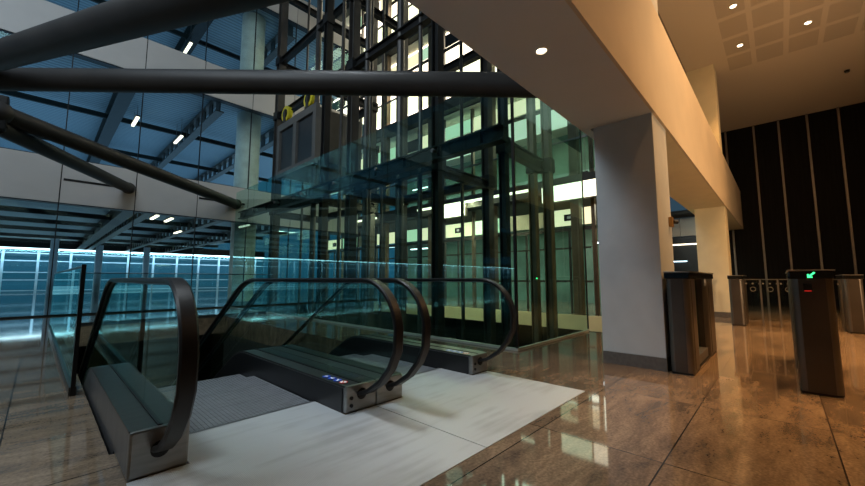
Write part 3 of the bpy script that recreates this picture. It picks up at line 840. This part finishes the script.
# ================================================================== TURNSTILES
def arrow(parent, x, y, z, s=.03):
    b = MB()
    # arrow pointing down and to the left as seen from the camera (camera looks along +X, left is +Y)
    b.beam((x, y-s, z+s), (x, y+s*.6, z-s*.6), .002, s*.55)
    b.box(x-.001, x+.001, y-s*.35, y+s, z-s, z-s*.55)
    b.box(x-.001, x+.001, y+s*.55, y+s, z-s, z+s*.35)
    return b.build('arrow', 'green_led', parent)
def turnstile(label, x0, y0, wd, ln, lit):
    """x0,y0: front left floor corner (towards the camera, +Y side)"""
    t = thing('turnstile', label, 'turnstile', (x0, y0-wd/2, 0))
    h = wd/2; H = 1.0
    def pylon(a, b, nm):
        e = .055
        pts = []
        for (cx, cy, a0) in ((a+e, -h+e, 180), (b-e, -h+e, 270), (b-e, h-e, 0), (a+e, h-e, 90)):
            for q in range(7): pts.append((cx+e*cos(R(a0+q*15)), cy+e*sin(R(a0+q*15))))
        MB().prism([(p[0], p[1]) for p in pts], 2, 0.02, H).build(nm, 'steel_turnstile', t, True)
        MB().box(a-.004, a+.01, -h+.05, h-.05, .02, H).build('front_panel', 'turnstile_body', t)
        for s in (-1, 1): MB().box(a+.13, b-.13, s*h-.004, s*h+.004, .04, H-.02).build('side_panel', 'turnstile_body', t)
    pylon(0, .42, 'front_pylon'); pylon(ln-.62, ln, 'rear_pylon')
    MB().box(.42, ln-.62, -h+.03, h-.03, .02, .12).build('plinth', 'steel_side', t)
    MB().box(.46, ln-.66, -.006, .006, .12, H-.02).build('glass_flap', 'glass_gate', t)
    MB().box(.50, .53, -h+.02, h-.02, .12, H).build('flap_post', 'steel', t)
    c = MB().box(-.01, ln+.01, -h-.01, h+.01, H, H+.07, .008).build('cap', 'black_gloss', t)
    MB().box(-.014, ln+.014, -h-.014, h+.014, H+.07, H+.082, .004).build('lid', 'steel', c)
    MB().box(0.01, ln-.01, -h+.01, h-.01, 0, .02).build('foot', 'rubber', t)
    if lit:
        arrow(c, -.013, 0.0, H+.035, .024)
        r = MB().box(-.012, 0.0, .0, .055, H-.11, H-.04).build('card_reader', 'black_gloss', t)
        MB().box(-.016, -.012, .005, .05, H-.11, H-.10).build('red_light', 'red_led', r)
    return t
turnstile('dark turnstile standing against the near square column', 4.70, .925, .21, 1.9, False)
turnstile('turnstile with green arrow display nearest the right edge', 4.68, -.06, .27, 1.9, True)
turnstile('far turnstile pedestal in front of the cream column', 10.4, .85, .24, 1.2, False)
turnstile('far turnstile pedestal cut by the right edge of the picture', 10.4, -.86, .24, 1.2, False)
# glass swing gates between the far pedestals, etched with a ring and three dots
def gate(label, y0, y1):
    t = thing('glass_gate', label, 'gate', (10.75, y0, 0), group='glass gates between the far turnstiles')
    w_ = y1-y0
    MB().box(-.006, .006, 0.01, w_-.01, .12, .98).build('glass_panel', 'glass_gate', t)
    MB().box(-.012, .012, 0.01, w_-.01, .98, 1.0).build('top_rail', 'steel', t)
    MB().box(-.02, .02, 0, .03, 0, 1.0).build('gate_post', 'steel', t)
    yc = w_/2
    MB().ring((-.01, yc, .78), (1, 0, 0), .045, .005).build('etched_ring', 'etched', t)
    for k in (-1, 0, 1): MB().cyl((-.012, yc+k*.11, .90), (-.006, yc+k*.11, .90), .018, 12).build('etched_dot', 'etched', t)
for (a, b, lab) in ((0.87, 1.12, 'glass gate leaf in front of the cream column'), (0.32, 0.60, 'glass gate leaf just right of the far pedestal'), (0.04, 0.32, 'second glass gate leaf right of the far pedestal'),
               (-0.24, 0.04, 'glass gate leaf just left of the arrow turnstile'), (-0.85, -0.55, 'glass gate leaf right of the arrow turnstile')):
    if a > .8: continue
    gate(lab, a, b)

# small bronze sensor on the near column
sn = thing('wall_sensor', 'small bronze sensor with black lens on the near square column', 'sensor', (5.30, .96, 1.70))
MB().box(-.05, .05, -.04, 0, -.06, .06, .008).build('body', 'brass', sn)
MB().cyl((.02, -.04, 0), (.08, -.07, 0), .02, 14).build('lens', 'rubber', sn, True)

# ================================================================== DOWNLIGHTS
def downlight(x, y, z, label, power, spot, col=WARM, grp=None):
    t = thing('downlight', label, 'downlight', (x, y, z), group=grp)
    MB().ring((0, 0, -.004), (0, 0, 1), .062 if z > 5 else .045, .010).build('trim_ring', 'sign_white', t, True)
    MB().cyl((0, 0, -.008), (0, 0, -.002), .05 if z > 5 else .035, 20).build('lens', 'bulb', t)
    l = lamp('downlight_lamp', 'SPOT', (0, 0, -.03), power, col, spot=spot, blend=.6, radius=.05)
    l.parent = t
labs = {(9.9, .36): 'downlight of the hall ceiling nearest the top edge', (11.75, .36): 'hall ceiling downlight closest to the cream column', (11.75, -.85): 'rightmost lit hall ceiling downlight'}
for x in (4.35, 6.2, 8.05, 9.9, 11.75):
    for y in (.36, -.85, -2.05, -3.25):
        if x < 5 and y > 0: continue
        downlight(x, y, 6.9, labs.get((x, y), 'hall ceiling downlight outside the picture'), 420, 64, grp=None if (x, y) in labs else 'hall ceiling downlights outside the picture')
downlight(2.76, 1.34, 2.92, 'single warm downlight in the underside of the beam', 26, 100, (1, .75, .45))
det = thing('smoke_detector', 'small dark detector on the plain part of the hall ceiling', 'detector', (15.3, -1.76, 6.9))
MB().cyl((0, 0, -.06), (0, 0, 0), .05, 20, .06).build('housing', 'rubber', det, True)
MB().cyl((0, 0, -.08), (0, 0, -.06), .03, 14).build('sensor_head', 'steel', det, True)
